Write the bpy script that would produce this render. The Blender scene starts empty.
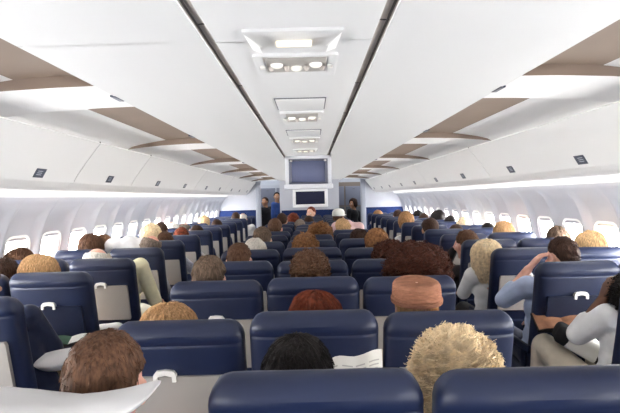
import bpy, math, random
from mathutils import Vector, Matrix, Quaternion, noise
R = random.Random(7)
PI = math.pi
SC = bpy.context.scene
COL = SC.collection

# ------------------------------------------------------------------ camera model (used to stand things where the photo has them)
F = 530.0; VX, VY = 311.0, 197.0; EYE = 1.62; ROLL = 0.0245
def at(px, py, d):
    du, dv = px - VX, VY - py
    c, s = math.cos(ROLL), math.sin(ROLL)
    u = du*c + dv*s; v = -du*s + dv*c
    return Vector((u*d/F, d, EYE + v*d/F))

# ------------------------------------------------------------------ materials
MATS = {}
def mat(name, col, rough=.6, spec=.4, bump=0, bscale=60, var=0, vscale=8, emit=None, estr=0, metal=0, stretch=None, sheen=0):
    if name in MATS: return MATS[name]
    m = bpy.data.materials.new(name); m.use_nodes = True
    nt = m.node_tree; b = nt.nodes['Principled BSDF']
    b.inputs['Base Color'].default_value = (*col, 1)
    b.inputs['Roughness'].default_value = rough
    b.inputs['Specular IOR Level'].default_value = spec
    b.inputs['Metallic'].default_value = metal
    if sheen: b.inputs['Sheen Weight'].default_value = sheen
    tc = nt.nodes.new('ShaderNodeTexCoord')
    vec = tc.outputs['Object']
    if stretch:
        mp = nt.nodes.new('ShaderNodeMapping'); mp.inputs['Scale'].default_value = stretch
        nt.links.new(vec, mp.inputs['Vector']); vec = mp.outputs['Vector']
    if var:
        n = nt.nodes.new('ShaderNodeTexNoise'); n.inputs['Scale'].default_value = vscale; n.inputs['Detail'].default_value = 4
        nt.links.new(vec, n.inputs['Vector'])
        cr = nt.nodes.new('ShaderNodeValToRGB')
        cr.color_ramp.elements[0].position = .3; cr.color_ramp.elements[1].position = .7
        cr.color_ramp.elements[0].color = (*[max(0, c*(1-var)) for c in col], 1)
        cr.color_ramp.elements[1].color = (*[min(1, c*(1+var)) for c in col], 1)
        nt.links.new(n.outputs['Fac'], cr.inputs['Fac']); nt.links.new(cr.outputs['Color'], b.inputs['Base Color'])
    if bump:
        n2 = nt.nodes.new('ShaderNodeTexNoise'); n2.inputs['Scale'].default_value = bscale; n2.inputs['Detail'].default_value = 3
        nt.links.new(vec, n2.inputs['Vector'])
        bp = nt.nodes.new('ShaderNodeBump'); bp.inputs['Strength'].default_value = bump; bp.inputs['Distance'].default_value = .01
        nt.links.new(n2.outputs['Fac'], bp.inputs['Height']); nt.links.new(bp.outputs['Normal'], b.inputs['Normal'])
    if emit:
        b.inputs['Emission Color'].default_value = (*emit, 1); b.inputs['Emission Strength'].default_value = estr
    MATS[name] = m
    return m
def srgb(r, g, b):
    f = lambda c: (c/255/12.92) if c/255 <= .04045 else ((c/255+.055)/1.055)**2.4
    return (f(r), f(g), f(b))

M_CEIL = mat('ceiling_white', (.69, .69, .685), .55, .3, bump=.03, bscale=9)
M_BIN = mat('bin_white', (.84, .835, .82), .5, .3, bump=.03, bscale=7)
M_TAN = mat('cove_tan', srgb(140, 123, 110), .7, .2, var=.06, vscale=2)
M_SLOT = mat('slot_grey', srgb(186, 178, 170), .6, .3, var=.2, vscale=5)
M_SLOTLINE = mat('slot_line', srgb(70, 65, 61), .6, .3)
M_WALL = mat('sidewall', srgb(172, 175, 183), .5, .3, bump=.05, bscale=4)
M_WFRAME = mat('window_frame', (.82, .82, .81), .45, .3)
M_PANE = mat('window_pane', (.9, .9, .9), .2, .5, emit=(1, .995, .985), estr=30)
M_TUBE = mat('tube', (.9, .9, .9), .3, .3, emit=(1, .98, .95), estr=5.5)
M_LAMP = mat('reading_lamp', (.9, .88, .8), .2, .5, emit=(1, .93, .8), estr=.10)
M_WARM = mat('cove_lamp', (.9, .8, .6), .3, .4, emit=(1, .82, .55), estr=.55)
M_FLOOR = mat('carpet', srgb(52, 56, 72), .95, .1, bump=.4, bscale=300, var=.25, vscale=80)
M_NAVY = mat('navy_leather', srgb(19, 30, 60), .46, .5, bump=.22, bscale=13, var=.12, vscale=6)
M_NAVYD = mat('navy_vinyl', srgb(17, 26, 50), .5, .35, bump=.08, bscale=40, var=.1, vscale=9)
M_BEIGE = mat('tray_beige', srgb(158, 153, 147), .5, .35, var=.05, vscale=3)
M_LATCH = mat('latch_white', srgb(225, 222, 216), .4, .4)
M_GREYP = mat('grey_plastic', srgb(84, 86, 92), .5, .4)
M_METAL = mat('seat_metal', srgb(120, 122, 126), .35, .5, metal=.8)
M_PLAC = mat('placard', srgb(62, 68, 84), .35, .5)
M_PLACW = mat('placard_white', srgb(190, 195, 205), .5, .3)
M_MONBODY = mat('monitor_housing', srgb(214, 215, 220), .5, .35)
M_MONIN = mat('monitor_inside', srgb(120, 122, 136), .5, .35)
M_MONSCR = mat('monitor_screen', srgb(96, 102, 132), .25, .5, var=.08, vscale=2)
M_SCR = mat('wall_screen', srgb(22, 26, 52), .15, .5)
M_BULK = mat('bulkhead_grey', srgb(176, 178, 186), .6, .3)
M_BLUEP = mat('bulkhead_blue', srgb(30, 44, 84), .9, .15, bump=.3, bscale=200, var=.1, vscale=30)
M_POST = mat('post_grey', srgb(150, 154, 164), .5, .4)
M_PILLOW = mat('pillow_white', srgb(208, 206, 206), .85, .2, bump=.25, bscale=14, sheen=.2)
M_PAPER = mat('paper', srgb(214, 212, 206), .8, .2, bump=.1, bscale=25)
M_INK = mat('ink', srgb(168, 166, 163), .8, .2)
M_BLACK = mat('black_cloth', srgb(26, 25, 27), .7, .3)
M_BROWNP = mat('brown_page', srgb(150, 106, 80), .6, .3, var=.3, vscale=14)
M_GREEN = mat('green_page', srgb(70, 100, 82), .6, .3, var=.3, vscale=20)

# ------------------------------------------------------------------ mesh builder
class MB:
    def __init__(s): s.v = []; s.f = []; s.mi = []; s.cur = 0
    def add(s, vs, fs):
        b = len(s.v); s.v += [tuple(p) for p in vs]
        for f in fs: s.f.append(tuple(i+b for i in f)); s.mi.append(s.cur)
    def box(s, lo, hi, bev=0):
        x0, y0, z0 = lo; x1, y1, z1 = hi
        if bev <= 0:
            vs = [(x0,y0,z0),(x1,y0,z0),(x1,y1,z0),(x0,y1,z0),(x0,y0,z1),(x1,y0,z1),(x1,y1,z1),(x0,y1,z1)]
            s.add(vs, [(3,2,1,0),(4,5,6,7),(0,1,5,4),(1,2,6,5),(2,3,7,6),(3,0,4,7)]); return
        s.rbox(((x0+x1)/2, (y0+y1)/2, (z0+z1)/2), ((x1-x0)/2, (y1-y0)/2, (z1-z0)/2), bev)
    def rbox(s, c, h, r, M=None, seg=3):
        """box with rounded edges"""
        r = min(r, h[0]*.98, h[1]*.98, h[2]*.98)
        loops = []
        for k in range(2*seg+2):
            up = k > seg
            j = k - (seg+1) if up else k
            a = (PI/2)*(j/seg) if up else -(PI/2)*(1-j/seg)
            zz = (h[2]-r)*(1 if up else -1) + r*math.sin(a); rr = r*math.cos(a)
            L = []
            for q in range(4):
                sx, sy = [(1,1),(-1,1),(-1,-1),(1,-1)][q]
                for i in range(seg+1):
                    t = (q + i/seg)*PI/2
                    L.append((sx*(h[0]-r)+rr*math.cos(t), sy*(h[1]-r)+rr*math.sin(t), zz))
            loops.append(L)
        c = Vector(c)
        loops = [[(M @ Vector(p) if M else Vector(p)) + c for p in L] for L in loops]
        s.loft(loops, True, True)
    def loft(s, loops, cap0=False, cap1=False, closed=True):
        n = len(loops[0]); vs = [p for L in loops for p in L]; fs = []
        for k in range(len(loops)-1):
            for i in range(n if closed else n-1):
                j = (i+1) % n
                fs.append((k*n+i, k*n+j, (k+1)*n+j, (k+1)*n+i))
        if cap0: fs.append(tuple(range(n-1, -1, -1)))
        if cap1: fs.append(tuple((len(loops)-1)*n+i for i in range(n)))
        s.add(vs, fs)
    def grid(s, rows):
        s.loft(rows, closed=False)
    def ell(s, c, r, M=None, nu=16, nv=10):
        c = Vector(c); loops = []
        for k in range(nv+1):
            a = -PI/2 + PI*k/nv; a = max(-PI/2+.02, min(PI/2-.02, a))
            L = []
            for i in range(nu):
                t = 2*PI*i/nu
                p = Vector((r[0]*math.cos(a)*math.cos(t), r[1]*math.cos(a)*math.sin(t), r[2]*math.sin(a)))
                L.append((M @ p if M else p) + c)
            loops.append(L)
        s.loft(loops, True, True)
    def cap(s, a, b, ra, rb, n=12):
        """tapered capsule"""
        a = Vector(a); b = Vector(b); d = b-a; L = d.length
        if L < 1e-6: s.ell(a, (ra,)*3); return
        q = d.to_track_quat('Z', 'Y'); loops = []
        for k in range(5):
            t = -PI/2*(1-k/4); t = max(t, -PI/2+.05)
            loops.append([a + q @ Vector((ra*math.cos(t)*math.cos(2*PI*i/n), ra*math.cos(t)*math.sin(2*PI*i/n), ra*math.sin(t))) for i in range(n)])
        for k in range(5):
            t = min(PI/2*(k/4), PI/2-.05)
            loops.append([b + q @ Vector((rb*math.cos(t)*math.cos(2*PI*i/n), rb*math.cos(t)*math.sin(2*PI*i/n), rb*math.sin(t))) for i in range(n)])
        s.loft(loops, True, True)
    def chain(s, pts, rs):
        for i in range(len(pts)-1): s.cap(pts[i], pts[i+1], rs[i], rs[i+1])
    def prof(s, pts, y0, y1, th=0):
        """profile in x-z extruded along y; th>0 gives it thickness (to the left of travel)"""
        if th:
            out = []
            for i, p in enumerate(pts):
                a = Vector(pts[max(0, i-1)]); b = Vector(pts[min(len(pts)-1, i+1)]); d = (b-a).normalized()
                nrm = Vector((-d.y, d.x)); out.append((p[0]+nrm.x*th, p[1]+nrm.y*th))
            ring = list(pts) + out[::-1]
            s.loft([[(x, y0, z) for x, z in ring], [(x, y1, z) for x, z in ring]], True, True)
        else:
            s.loft([[(x, y0, z) for x, z in pts], [(x, y1, z) for x, z in pts]], closed=False)
    def mesh(s, name, mats, smooth=True):
        me = bpy.data.meshes.new(name); me.from_pydata(s.v, [], s.f)
        mats = mats if isinstance(mats, (list, tuple)) else [mats]
        for m in mats: me.materials.append(m)
        if len(mats) > 1: me.polygons.foreach_set('material_index', s.mi)
        me.update()
        import bmesh
        bm = bmesh.new(); bm.from_mesh(me); bmesh.ops.recalc_face_normals(bm, faces=bm.faces[:]); bm.to_mesh(me); bm.free()
        if smooth:
            me.polygons.foreach_set('use_smooth', [True]*len(me.polygons))
            try: me.set_sharp_from_angle(angle=math.radians(40))
            except Exception: pass
        return me
    def build(s, name, mats, parent=None, smooth=True):
        return link(name, s.mesh(name, mats, smooth), parent)
def link(name, data, parent=None):
    o = bpy.data.objects.new(name, data); COL.objects.link(o)
    if parent: o.parent = parent
    return o
def empty(name, loc=(0, 0, 0)):
    o = bpy.data.objects.new(name, None); o.location = loc; o.empty_display_size = .1; COL.objects.link(o); return o
def tag(o, label, cat, group=None):
    o['label'] = label; o['category'] = cat
    if group: o['group'] = group
    return o
def struct(o, label=None):
    o['kind'] = 'structure'
    if label: o['label'] = label; 
    return o
ORD = ['first','second','third','fourth','fifth','sixth','seventh','eighth','ninth','tenth','eleventh','twelfth','thirteenth','fourteenth','fifteenth','sixteenth','seventeenth','eighteenth','nineteenth','twentieth']
sm = lambda a, b, x: (lambda t: t*t*(3-2*t))(max(0, min(1, (x-a)/(b-a)))) if a != b else float(x > a)

Y0, Y1 = -5.2, 16.8           # rear wall, far galley wall
YB = 13.6                     # bulkhead with the screen
CX = -.036                    # centre line of the ceiling fittings
KC = .70                       # ceiling fittings were measured at .62 above the eye
CH = EYE + .62*KC                # ceiling height
h2 = lambda h: EYE + h

# ================================================================== SETTING
mb = MB(); mb.box((-2.6, Y0, -.05), (2.6, Y1, 0)); struct(mb.build('floor', M_FLOOR), 'dark blue carpeted cabin floor')
# ceiling: side panels in lengths with fine joints, centre panel, slots
XE = .803                     # outer edge of the flat ceiling
SEAM = 2.1*KC
def seams():
    y = SEAM - 6*SEAM
    while y < Y1:
        ya, yb = max(y, Y0), min(y+SEAM, Y1)
        if yb > ya: yield ya, yb
        y += SEAM
mb = MB()
for s in (-1, 1):
    for ya, yb in seams():
        x0, x1 = CX+s*.248, s*XE
        mb.prof([(x0, CH+.03), (x0, CH), (x1-s*.004, CH), (x1, CH+.004), (x1, CH+.045)], ya+.002, yb-.002)
        mb.prof([(x0, CH+.010), (x1, CH+.010)], ya, yb)
for ya, yb in seams():
    mb.prof([(CX-.217, CH+.03), (CX-.217, CH), (CX-.21, CH-.003), (CX+.21, CH-.003), (CX+.217, CH), (CX+.217, CH+.03)], ya+.002, yb-.002)
    mb.prof([(CX-.217, CH+.010), (CX+.217, CH+.010)], ya, yb)
struct(mb.build('ceiling', M_CEIL), 'white panelled cabin ceiling')
for s, k in ((-1, 1), (1, 2)):
    mb = MB()
    mb.prof([(CX+s*.249, CH+.002), (CX+s*.248, CH+.007), (CX+s*.217, CH+.010), (CX+s*.216, CH+.002)], Y0, Y1)
    mb.cur = 1
    mb.box((CX+s*.240-.003, Y0, CH+.0055), (CX+s*.240+.003, Y1, CH+.02))
    for q in range(12):
        yy = .6+q*.74
        mb.box((CX+s*.232-.013, yy, CH+.007), (CX+s*.232+.013, yy+.006, CH+.02))
    struct(mb.build('trim_%d' % k, [M_SLOT, M_SLOTLINE], smooth=False), 'dark grey ceiling slot %s of the centre panel' % ('left' if s < 0 else 'right'))

# tan coves above the bins, with nearly flat white rib panels across them
def ribs():
    y = 2.87*KC-3.02*KC*3
    while y < Y1:
        yield y, y+.65*KC
        y += 3.02*KC
n = 3
for s in (-1, 1):
    mb = MB()
    mb.prof([(s*1.12, h2(.470)), (s*1.04, h2(.476)), (s*.93, h2(.479)), (s*.85, h2(.477)), (s*.812, h2(.47)), (s*.803, h2(.452))], Y0, YB+.1, 0)
    struct(mb.build('trim_%d' % n, M_TAN), 'tan cove above the %s overhead bins' % ('left' if s < 0 else 'right')); n += 1
    mb = MB()
    for ya, yb in ribs():
        ya = max(ya, Y0); yb = min(yb, YB)
        if yb <= ya: continue
        pts = [(s*.8035, h2(.4385)), (s*.95, h2(.436)), (s*1.15, h2(.428)), (s*1.30, h2(.416)), (s*1.38, h2(.4065)), (s*1.412, h2(.4015))]
        pts2 = [(s*1.40, h2(.425)), (s*1.30, h2(.448)), (s*1.12, h2(.474)), (s*.95, h2(.482)), (s*.81, h2(.475))]
        ring = pts + pts2
        mb.cur = 0; mb.loft([[(x, ya, z) for x, z in ring], [(x, yb, z) for x, z in ring]])
        nr = len(ring)
        mb.cur = 1; mb.add([(x, ya, z) for x, z in ring], [tuple(range(nr))]); mb.add([(x, yb, z) for x, z in ring], [tuple(range(nr))])
    struct(mb.build('trim_%d' % n, [M_BIN, M_TAN], smooth=True), 'white rib panels across the %s cove' % ('left' if s < 0 else 'right')); n += 1

# side walls: one scalloped lining per side, with window openings
WP = .56                                   # window pitch
WIN = [(-1.3 + WP*i) for i in range(-6, 27) if -1.3+WP*i < YB-.25]
WPROF = [(2.13, .052), (2.19, .02), (2.25, -.06), (2.30, -.16), (2.335, -.27), (2.3488, -.33), (2.3563, -.36), (2.365, -.41), (2.385, -.47), (2.395, -.54), (2.403, -.60), (2.41, -.65), (2.42, -.72), (2.43, -.85), (2.43, -1.0), (2.40, -1.2), (2.33, -1.45), (2.26, -1.62)]
# keep the window band straight
def wx(h):
    if -.72 <= h <= -.24: return 2.335 + (-.27-h)*.197
    for (xa, ha), (xb, hb) in zip(WPROF, WPROF[1:]):
        if hb <= h <= ha: return xa + (xb-xa)*(ha-h)/(ha-hb)
    return WPROF[-1][0]
HS = [.052, .035, .02, 0, -.03, -.06, -.10, -.16, -.20, -.25, -.30, -.38, -.45, -.53, -.60, -.66, -.72, -.85, -1.0, -1.2, -1.45, -1.62]
HOLE_H = (-.66, -.30)
HOLE_T = .155
def scallop(t, h):
    """outward bowl of one window bay: 0 on the rib between windows"""
    a = 1 - sm(.19, .277, abs(t))
    return .05*a*sm(.05, -.14, h)*sm(-1.05, -.66, h)
for s in (-1, 1):
    mb = MB()
    TS = [-.28, -.265, -.25, -.23, -.20, -.17, -.155, -.11, -.05, 0, .05, .11, .155, .17, .20, .23, .25, .265, .28]
    ys = []
    y = Y0
    cells = []
    first = WIN[0]-WP/2
    mb.grid([[(s*wx(h), Y0, h2(h)) for h in HS], [(s*wx(h), first, h2(h)) for h in HS]])
    for yc in WIN:
        for i in range(len(TS)-1):
            t0, t1 = TS[i], TS[i+1]
            for j in range(len(HS)-1):
                ha, hb = HS[j], HS[j+1]
                if abs((t0+t1)/2) < HOLE_T and HOLE_H[0] < (ha+hb)/2 < HOLE_H[1]: continue
                q = [(t0, ha), (t1, ha), (t1, hb), (t0, hb)]
                mb.add([(s*(wx(h)+scallop(t, h)), yc+t, h2(h)) for t, h in q], [(0, 1, 2, 3)])
    last = WIN[-1]+WP/2
    mb.grid([[(s*wx(h), last, h2(h)) for h in HS], [(s*wx(h), Y1, h2(h)) for h in HS]])
    me = mb.mesh('wall', M_WALL)
    import bmesh
    bm = bmesh.new(); bm.from_mesh(me); bmesh.ops.remove_doubles(bm, verts=bm.verts[:], dist=1e-5); bmesh.ops.recalc_face_normals(bm, faces=bm.faces[:]); bm.to_mesh(me); bm.free()
    me.polygons.foreach_set('use_smooth', [True]*len(me.polygons))
    struct(link('wall_left' if s < 0 else 'wall_right', me), 'pale scalloped %s sidewall lining with windows' % ('left' if s < 0 else 'right'))
# windows: rounded reveal + bright pane
def rr(hw, hh, r, n=5):
    out = []
    for q, (sx, sy) in enumerate([(1,1),(-1,1),(-1,-1),(1,-1)]):
        for i in range(n+1):
            t = (q+i/n)*PI/2
            out.append((sx*(hw-r)+r*math.cos(t), sy*(hh-r)+r*math.sin(t)))
    return out
wme = {}
for s in (-1, 1):
    hc = -.48
    fr = MB(); loops = []
    for hw, hh, r, dep in ((.205, .225, .11, -.002), (.20, .22, .11, -.008), (.19, .212, .10, -.010), (.165, .195, .095, .012), (.15, .183, .09, .05), (.146, .178, .09, .055)):
        loops.append([(s*(wx(hc+b)+.05+dep), a, h2(hc+b)) for a, b in rr(hw, hh, r)])
    fr.loft(loops); wme['f', s] = fr.mesh('window_frame', M_WFRAME)
    pn = MB(); lp = [(s*(wx(hc+b)+.05+.056), a, h2(hc+b)) for a, b in rr(.148, .18, .09)]
    lp2 = [(x+s*.006, a, z) for x, a, z in lp]
    pn.loft([lp, lp2], True, True); wme['p', s] = pn.mesh('window_pane', M_PANE, False)
k = 1
for s in (-1, 1):
    for i, yc in enumerate(WIN):
        o = link('window_%d' % k, wme['f', s]); o.location = (0, yc, 0); struct(o); k += 1
        p = link('window_pane', wme['p', s], o)

# rear wall behind the camera, end wall far away, lining above wall top (light cove)
mb = MB(); mb.box((-2.6, Y0-.05, 0), (2.6, Y0, 2.5)); struct(mb.build('wall_rear', M_BULK), 'pale wall at the rear of the cabin')
mb = MB(); mb.box((-2.6, Y1, 0), (2.6, Y1+.05, 2.5))
struct(mb.build('wall_front', M_BULK), 'grey galley wall at the far end')
for s in (-1, 1):
    mb = MB()
    mb.prof([(s*2.132, h2(.05)), (s*2.09, h2(.13)), (s*2.05, h2(.17)), (s*2.0, h2(.19)), (s*1.92, h2(.19)), (s*1.90, h2(.08))], Y0, YB)
    struct(mb.build('trim_%d' % n, M_BIN), 'white light cove between bins and wall, %s side' % ('left' if s < 0 else 'right')); n += 1
# bins profile behind the camera is closed with the same lining
DOOR = [(1.408, .4015), (1.44, .365), (1.505, .282), (1.568, .197), (1.60, .142)]
def bin_shell(mb, s, ya, yb):
    ring = [(1.418, .400), (1.450, .365), (1.518, .282), (1.580, .197), (1.598, .152), (1.604, .138), (1.615, .128), (1.637, .107), (1.659, .084), (1.70, .079), (1.90, .085), (1.92, .2), (1.62, .52), (1.13, .485), (1.115, .470), (1.20, .458), (1.30, .442), (1.38, .422), (1.41, .405)]
    mb.loft([[(s*x, ya, h2(h)) for x, h in ring], [(s*x, yb, h2(h)) for x, h in ring]], True, True)
for s in (-1, 1):
    mb = MB(); bin_shell(mb, s, Y0, 2.16)
    mb.prof([(s*x, h2(h)) for x, h in DOOR], Y0, 2.155, -.012*s)
    struct(mb.build('trim_%d' % n, M_BIN), 'bin lining beside the camera, %s side' % ('left' if s < 0 else 'right')); n += 1

# ================================================================== OVERHEAD BINS
def make_bin(s, ya, yb, doors, placs, label):
    root = empty('overhead_bin', (s*1.55, (ya+yb)/2, h2(.1)))
    tag(root, label, 'overhead bin', 'overhead bins on the %s' % ('left' if s < 0 else 'right'))
    inv = Matrix.Translation(-root.location)
    def fin(mb, nm, mt, par=root, sm_=True):
        o = mb.build(nm, mt, par, sm_); 
        if par is root: o.matrix_parent_inverse = inv
        return o
    mb = MB(); bin_shell(mb, s, ya+.001, yb-.001); fin(mb, 'housing', M_BIN)
    mb = MB()
    for yy in (ya, yb): mb.prof([(s*(x-.0105), h2(h)) for x, h in DOOR], yy-.0045, yy+.0045, .006*s)
    fin(mb, 'seal', mat('seal_grey', srgb(120, 120, 118), .7, .2))
    for da, db in doors:
        mb = MB(); mb.prof([(s*x, h2(h)) for x, h in DOOR], da+.005, db-.005, -.012*s); d = fin(mb, 'door', M_BIN)
        for p in placs:
            if not da <= p < db: continue
            mb = MB()
            def P(x, h, off=.004): return (s*(x-off-.0125), h2(h))
            a, b = (1.5645, .2015), (1.595, .151)
            for yy in (0,):
                q = [P(*a), P(*b)]
                ring = [(q[0][0], p-.055, q[0][1]), (q[1][0], p-.055, q[1][1]), (q[1][0], p+.055, q[1][1]), (q[0][0], p+.055, q[0][1])]
                back = [(x+s*.012, y, z) for x, y, z in ring]
                mb.loft([ring, back], True, True)
            pl = mb.build('placard', M_PLAC, d)
            # faint pale row marks
            mb = MB()
            for k in range(3):
                f0, f1 = .25+.2*k, .33+.2*k
                A = Vector(P(*a, off=.0052)); B = Vector(P(*b, off=.0052))
                c0, c1 = A.lerp(B, f0), A.lerp(B, f1)
                mb.add([(c0.x, p-.035, c0.y), (c1.x, p-.035, c1.y), (c1.x, p+.02, c1.y), (c0.x, p+.02, c0.y)], [(0, 1, 2, 3)])
            mb.build('mark', M_PLACW, pl)
    return root
lat = {-1: 'left', 1: 'right'}
spans = [2.16, 4.69, 7.22, 9.75, 12.28, YB-.02]
for s in (-1, 1):
    for i in range(5):
        a, b = spans[i], spans[i+1]
        pl = [a+.75, a+1.92]
        if i == 0: pl = [3.07, 4.14]
        if s < 0 and i == 0:
            make_bin(s, a, 3.56, [(a, 3.56)], pl, 'short white overhead bin nearest the camera on the left')
            make_bin(s, 3.56, b, [(3.56, b)], pl, 'short white overhead bin second from the camera on the left')
        else:
            nth = i+1 if s > 0 else i+2
            make_bin(s, a, b, [(a, b)], pl, 'long white overhead bin, %s from the camera along the %s side' % (ORD[nth-1], lat[s]))
# fluorescent tubes hidden above the wall lining
for s in (-1, 1):
    for i in range(15):
        y = -4.99+i*1.23
        root = empty('wall_wash_lamp', (s*1.96, y, h2(.13)))
        tag(root, 'slim white tube lamp in the %s wall cove, %s from the rear' % (lat[s], ORD[i]), 'tube lamp', 'tube lamps in the wall coves')
        mb = MB(); mb.cap((0, .06, 0), (0, 1.12, 0), .013, .013, 10); mb.build('tube', M_TUBE, root)
        for yy in (.03, 1.12):
            mb = MB(); mb.box((-.02, yy, -.02), (.02, yy+.03, .07), .004); mb.build('socket', M_LATCH, root)
# small dark vents at the ceiling edge over each rib
for s in (-1, 1):
    for i, y in enumerate((3.2*KC, 5.2*KC, 9.2*KC)):
        mb = MB(); mb.box((s*XE-.013, y-.055, CH-.003), (s*XE+.009, y+.055, CH+.02), .002)
        o = mb.build('ceiling_placard', M_PLAC)
        tag(o, 'small dark plate on the %s ceiling edge, %s from the camera' % (lat[s], ORD[i]), 'plate', 'dark plates along the ceiling edges')

# ================================================================== CEILING FITTINGS
def ceiling_cut(mb, yc, hx, hy, dep, tx=.8, ty=.6):
    pass
# light recess
root = empty('ceiling_light', (CX, 2.07*KC, CH)); root.scale = (KC,)*3; tag(root, 'white tapered ceiling light recess with warm lamp, nearest the camera', 'ceiling light')
mb = MB()
o0 = [(-.185, -.135), (.185, -.135), (.17, .10), (-.17, .10)]
i0 = [(-.11, -.10), (.11, -.10), (.10, .06), (-.10, .06)]
mb.loft([[(x, y, -.004) for x, y in o0], [(x*1.0, y, -.016) for x, y in o0], [(x*.95, y*.93, -.018) for x, y in o0], [(x, y, -.0065) for x, y in i0]], True, True)
mb.build('frame', M_CEIL, root)
mb = MB(); mb.rbox((0, .035, -.012), (.07, .022, .009), .006); mb.build('lamp', M_WARM, root)
for sx in (-1, 1):
    mb = MB()
    mb.add([(sx*.182, -.12, -.018), (sx*.168, .095, -.018), (sx*.125, .05, -.045), (sx*.135, -.02, -.035)], [(0, 1, 2, 3), (3, 2, 1, 0)])
    mb.add([(sx*.182, -.12, -.0185), (sx*.168, .095, -.0185), (sx*.125, .05, -.0185)], [(0, 1, 2)])
    mb.build('flap', M_BIN, root)
# passenger service units
def psu(yc, hy, label, hx=.17):
    root = empty('service_panel', (CX, yc*KC, CH)); root.scale = (KC,)*3; tag(root, label, 'service panel', 'service panels along the ceiling centre')
    mb = MB()
    lo = [rr(hx, hy, .02, 3), rr(hx, hy, .02, 3), rr(hx-.012, hy-.012, .018, 3), rr(hx-.04, hy-.04, .02, 3)]
    zz = [-.003, -.016, -.02, -.0065]
    mb.loft([[(x, y, z) for x, y in L] for L, z in zip(lo, zz)], True, True); mb.build('tray', M_CEIL, root)
    mb = MB(); mb.rbox((0, 0, -.0075), (hx*.74, hy*.66, .004), .003); mb.build('inset', mat('inset_grey', srgb(168, 164, 158), .5, .4), root)
    for i in range(3):
        x = (i-1)*hx*.42
        mb = MB(); mb.ell((x*1.15, -hy*.12+.06*(i == 1), -.012), (.030, .034, .018)); mb.build('reading_lamp', M_LAMP, root)
    for i in (-1, 1):
        mb = MB(); mb.cap((i*hx*.24, hy*.1, -.01), (i*hx*.24, hy*.1, -.022), .017, .012); mb.build('air_nozzle', M_SLOT, root)
        mb = MB(); mb.cap((i*hx*.64, hy*.12, -.008), (i*hx*.64, hy*.12, -.020), .016, .011); mb.build('air_nozzle', M_SLOT, root)
    for i in (-1, 1):
        mb = MB(); mb.rbox((i*hx*.84, 0, -.018), (.012, .02, .006), .004); mb.build('call_button', M_LATCH, root)
psu(2.46, .19, 'white reading lamp panel on ceiling centre, nearest the camera', .185)
psu(4.1, .30, 'white reading lamp panel on ceiling centre, second from the camera', .16)
psu(5.75, .30, 'white reading lamp panel on ceiling centre, third from the camera', .16)
psu(7.0, .25, 'white reading lamp panel just before the hanging monitor', .16)
for yc, nth in ((3.5, 'between first and second lamp panels'), (5.05, 'between second and third lamp panels')):
    root = empty('oxygen_hatch', (CX, yc*KC, CH)); root.scale = (KC,)*3; tag(root, 'flat white oxygen hatch on ceiling centre, '+nth, 'hatch', 'oxygen hatches along the ceiling centre')
    mb = MB(); mb.rbox((0, 0, -.010), (.155, .2, .006), .005); mb.build('hatch_door', M_CEIL, root)
    mb = MB(); mb.rbox((0, 0, -.0065), (.163, .208, .003), .002); mb.build('seal', M_GREYP, root)

# ================================================================== HANGING MONITOR
Ym = 7.9*KC
c = at(308.6, 173, Ym)
root = empty('ceiling_monitor', (c.x, Ym, CH)); tag(root, 'boxy white ceiling monitor with blue-grey screen hanging over the centre seats', 'monitor')
root.scale = (KC,)*3
W, zt, zb = .345, 0, ((c.z - .215*KC) - CH)/KC
mb = MB()
def box_local(lo, hi, bev=.012): mb.box(lo, hi, bev)
box_local((-W, 0, zb), (-W+.055, .5, zt)); box_local((W-.055, 0, zb), (W, .5, zt))
box_local((-W, 0, zt-.05), (W, .5, zt)); box_local((-W-.02, -.02, zb-.02), (W+.02, .5, zb+.05)); box_local((-W, .45, zb), (W, .5, zt))
mb.build('housing', M_MONBODY, root)
mb = MB()
x0, x1, z0, z1 = -W+.053, W-.053, zb+.048, zt-.045
xi0, xi1, zi0, zi1 = x0+.04, x1-.04, z0+.035, z1-.03
mb.loft([[(x0, .01, z0), (x1, .01, z0), (x1, .01, z1), (x0, .01, z1)], [(xi0, .10, zi0), (xi1, .10, zi0), (xi1, .10, zi1), (xi0, .10, zi1)]])
mb.build('bezel', M_MONIN, root, False)
mb = MB()
rows = []
for j in range(9):
    r_ = []
    for i in range(11):
        u, v = i/10*2-1, j/8*2-1
        r_.append((xi0+(xi1-xi0)*(u+1)/2, .115-.03*(1-.5*u*u-.5*v*v), zi0+(zi1-zi0)*(v+1)/2))
    rows.append(r_)
mb.grid(rows); mb.build('screen', M_MONSCR, root)
for sx in (-1, 1):
    mb = MB(); mb.rbox((sx*(W-.09), .04, z1-.03), (.018, .02, .012), .005); mb.build('latch', M_LATCH, root)

# ================================================================== FRONT BULKHEAD
mb = MB(); mb.box((CX-.76, YB, 1.30), (CX+.76, YB+1.0, CH+.02)); mb.box((CX-.76, YB+.01, 0), (CX+.76, YB+1.0, 1.30))
mb.cur = 1; mb.box((CX-.72, YB-.012, .1), (CX+.72, YB+.005, 1.29))
struct(mb.build('wall_centre', [M_BULK, M_BLUEP], smooth=False), 'pale centre bulkhead with blue lower panel')
c = at(310.5, 197.8, YB)
root = empty('wall_screen', (c.x, YB-.001, c.z)); tag(root, 'dark flat screen in white frame on the centre bulkhead', 'screen')
mb = MB()
for lo, hi in (((-.45, -.05, .165), (.45, 0, .24)), ((-.45, -.05, -.24), (.45, 0, -.165)), ((-.45, -.05, -.17), (-.37, 0, .17)), ((.37, -.05, -.17), (.45, 0, .17))): mb.box(lo, hi, .01)
mb.build('frame', mat('frame_white', (.86, .86, .86), .4, .4), root)
mb = MB(); mb.box((-.375, -.03, -.17), (.375, -.005, .17)); mb.build('display', M_SCR, root)
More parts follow.
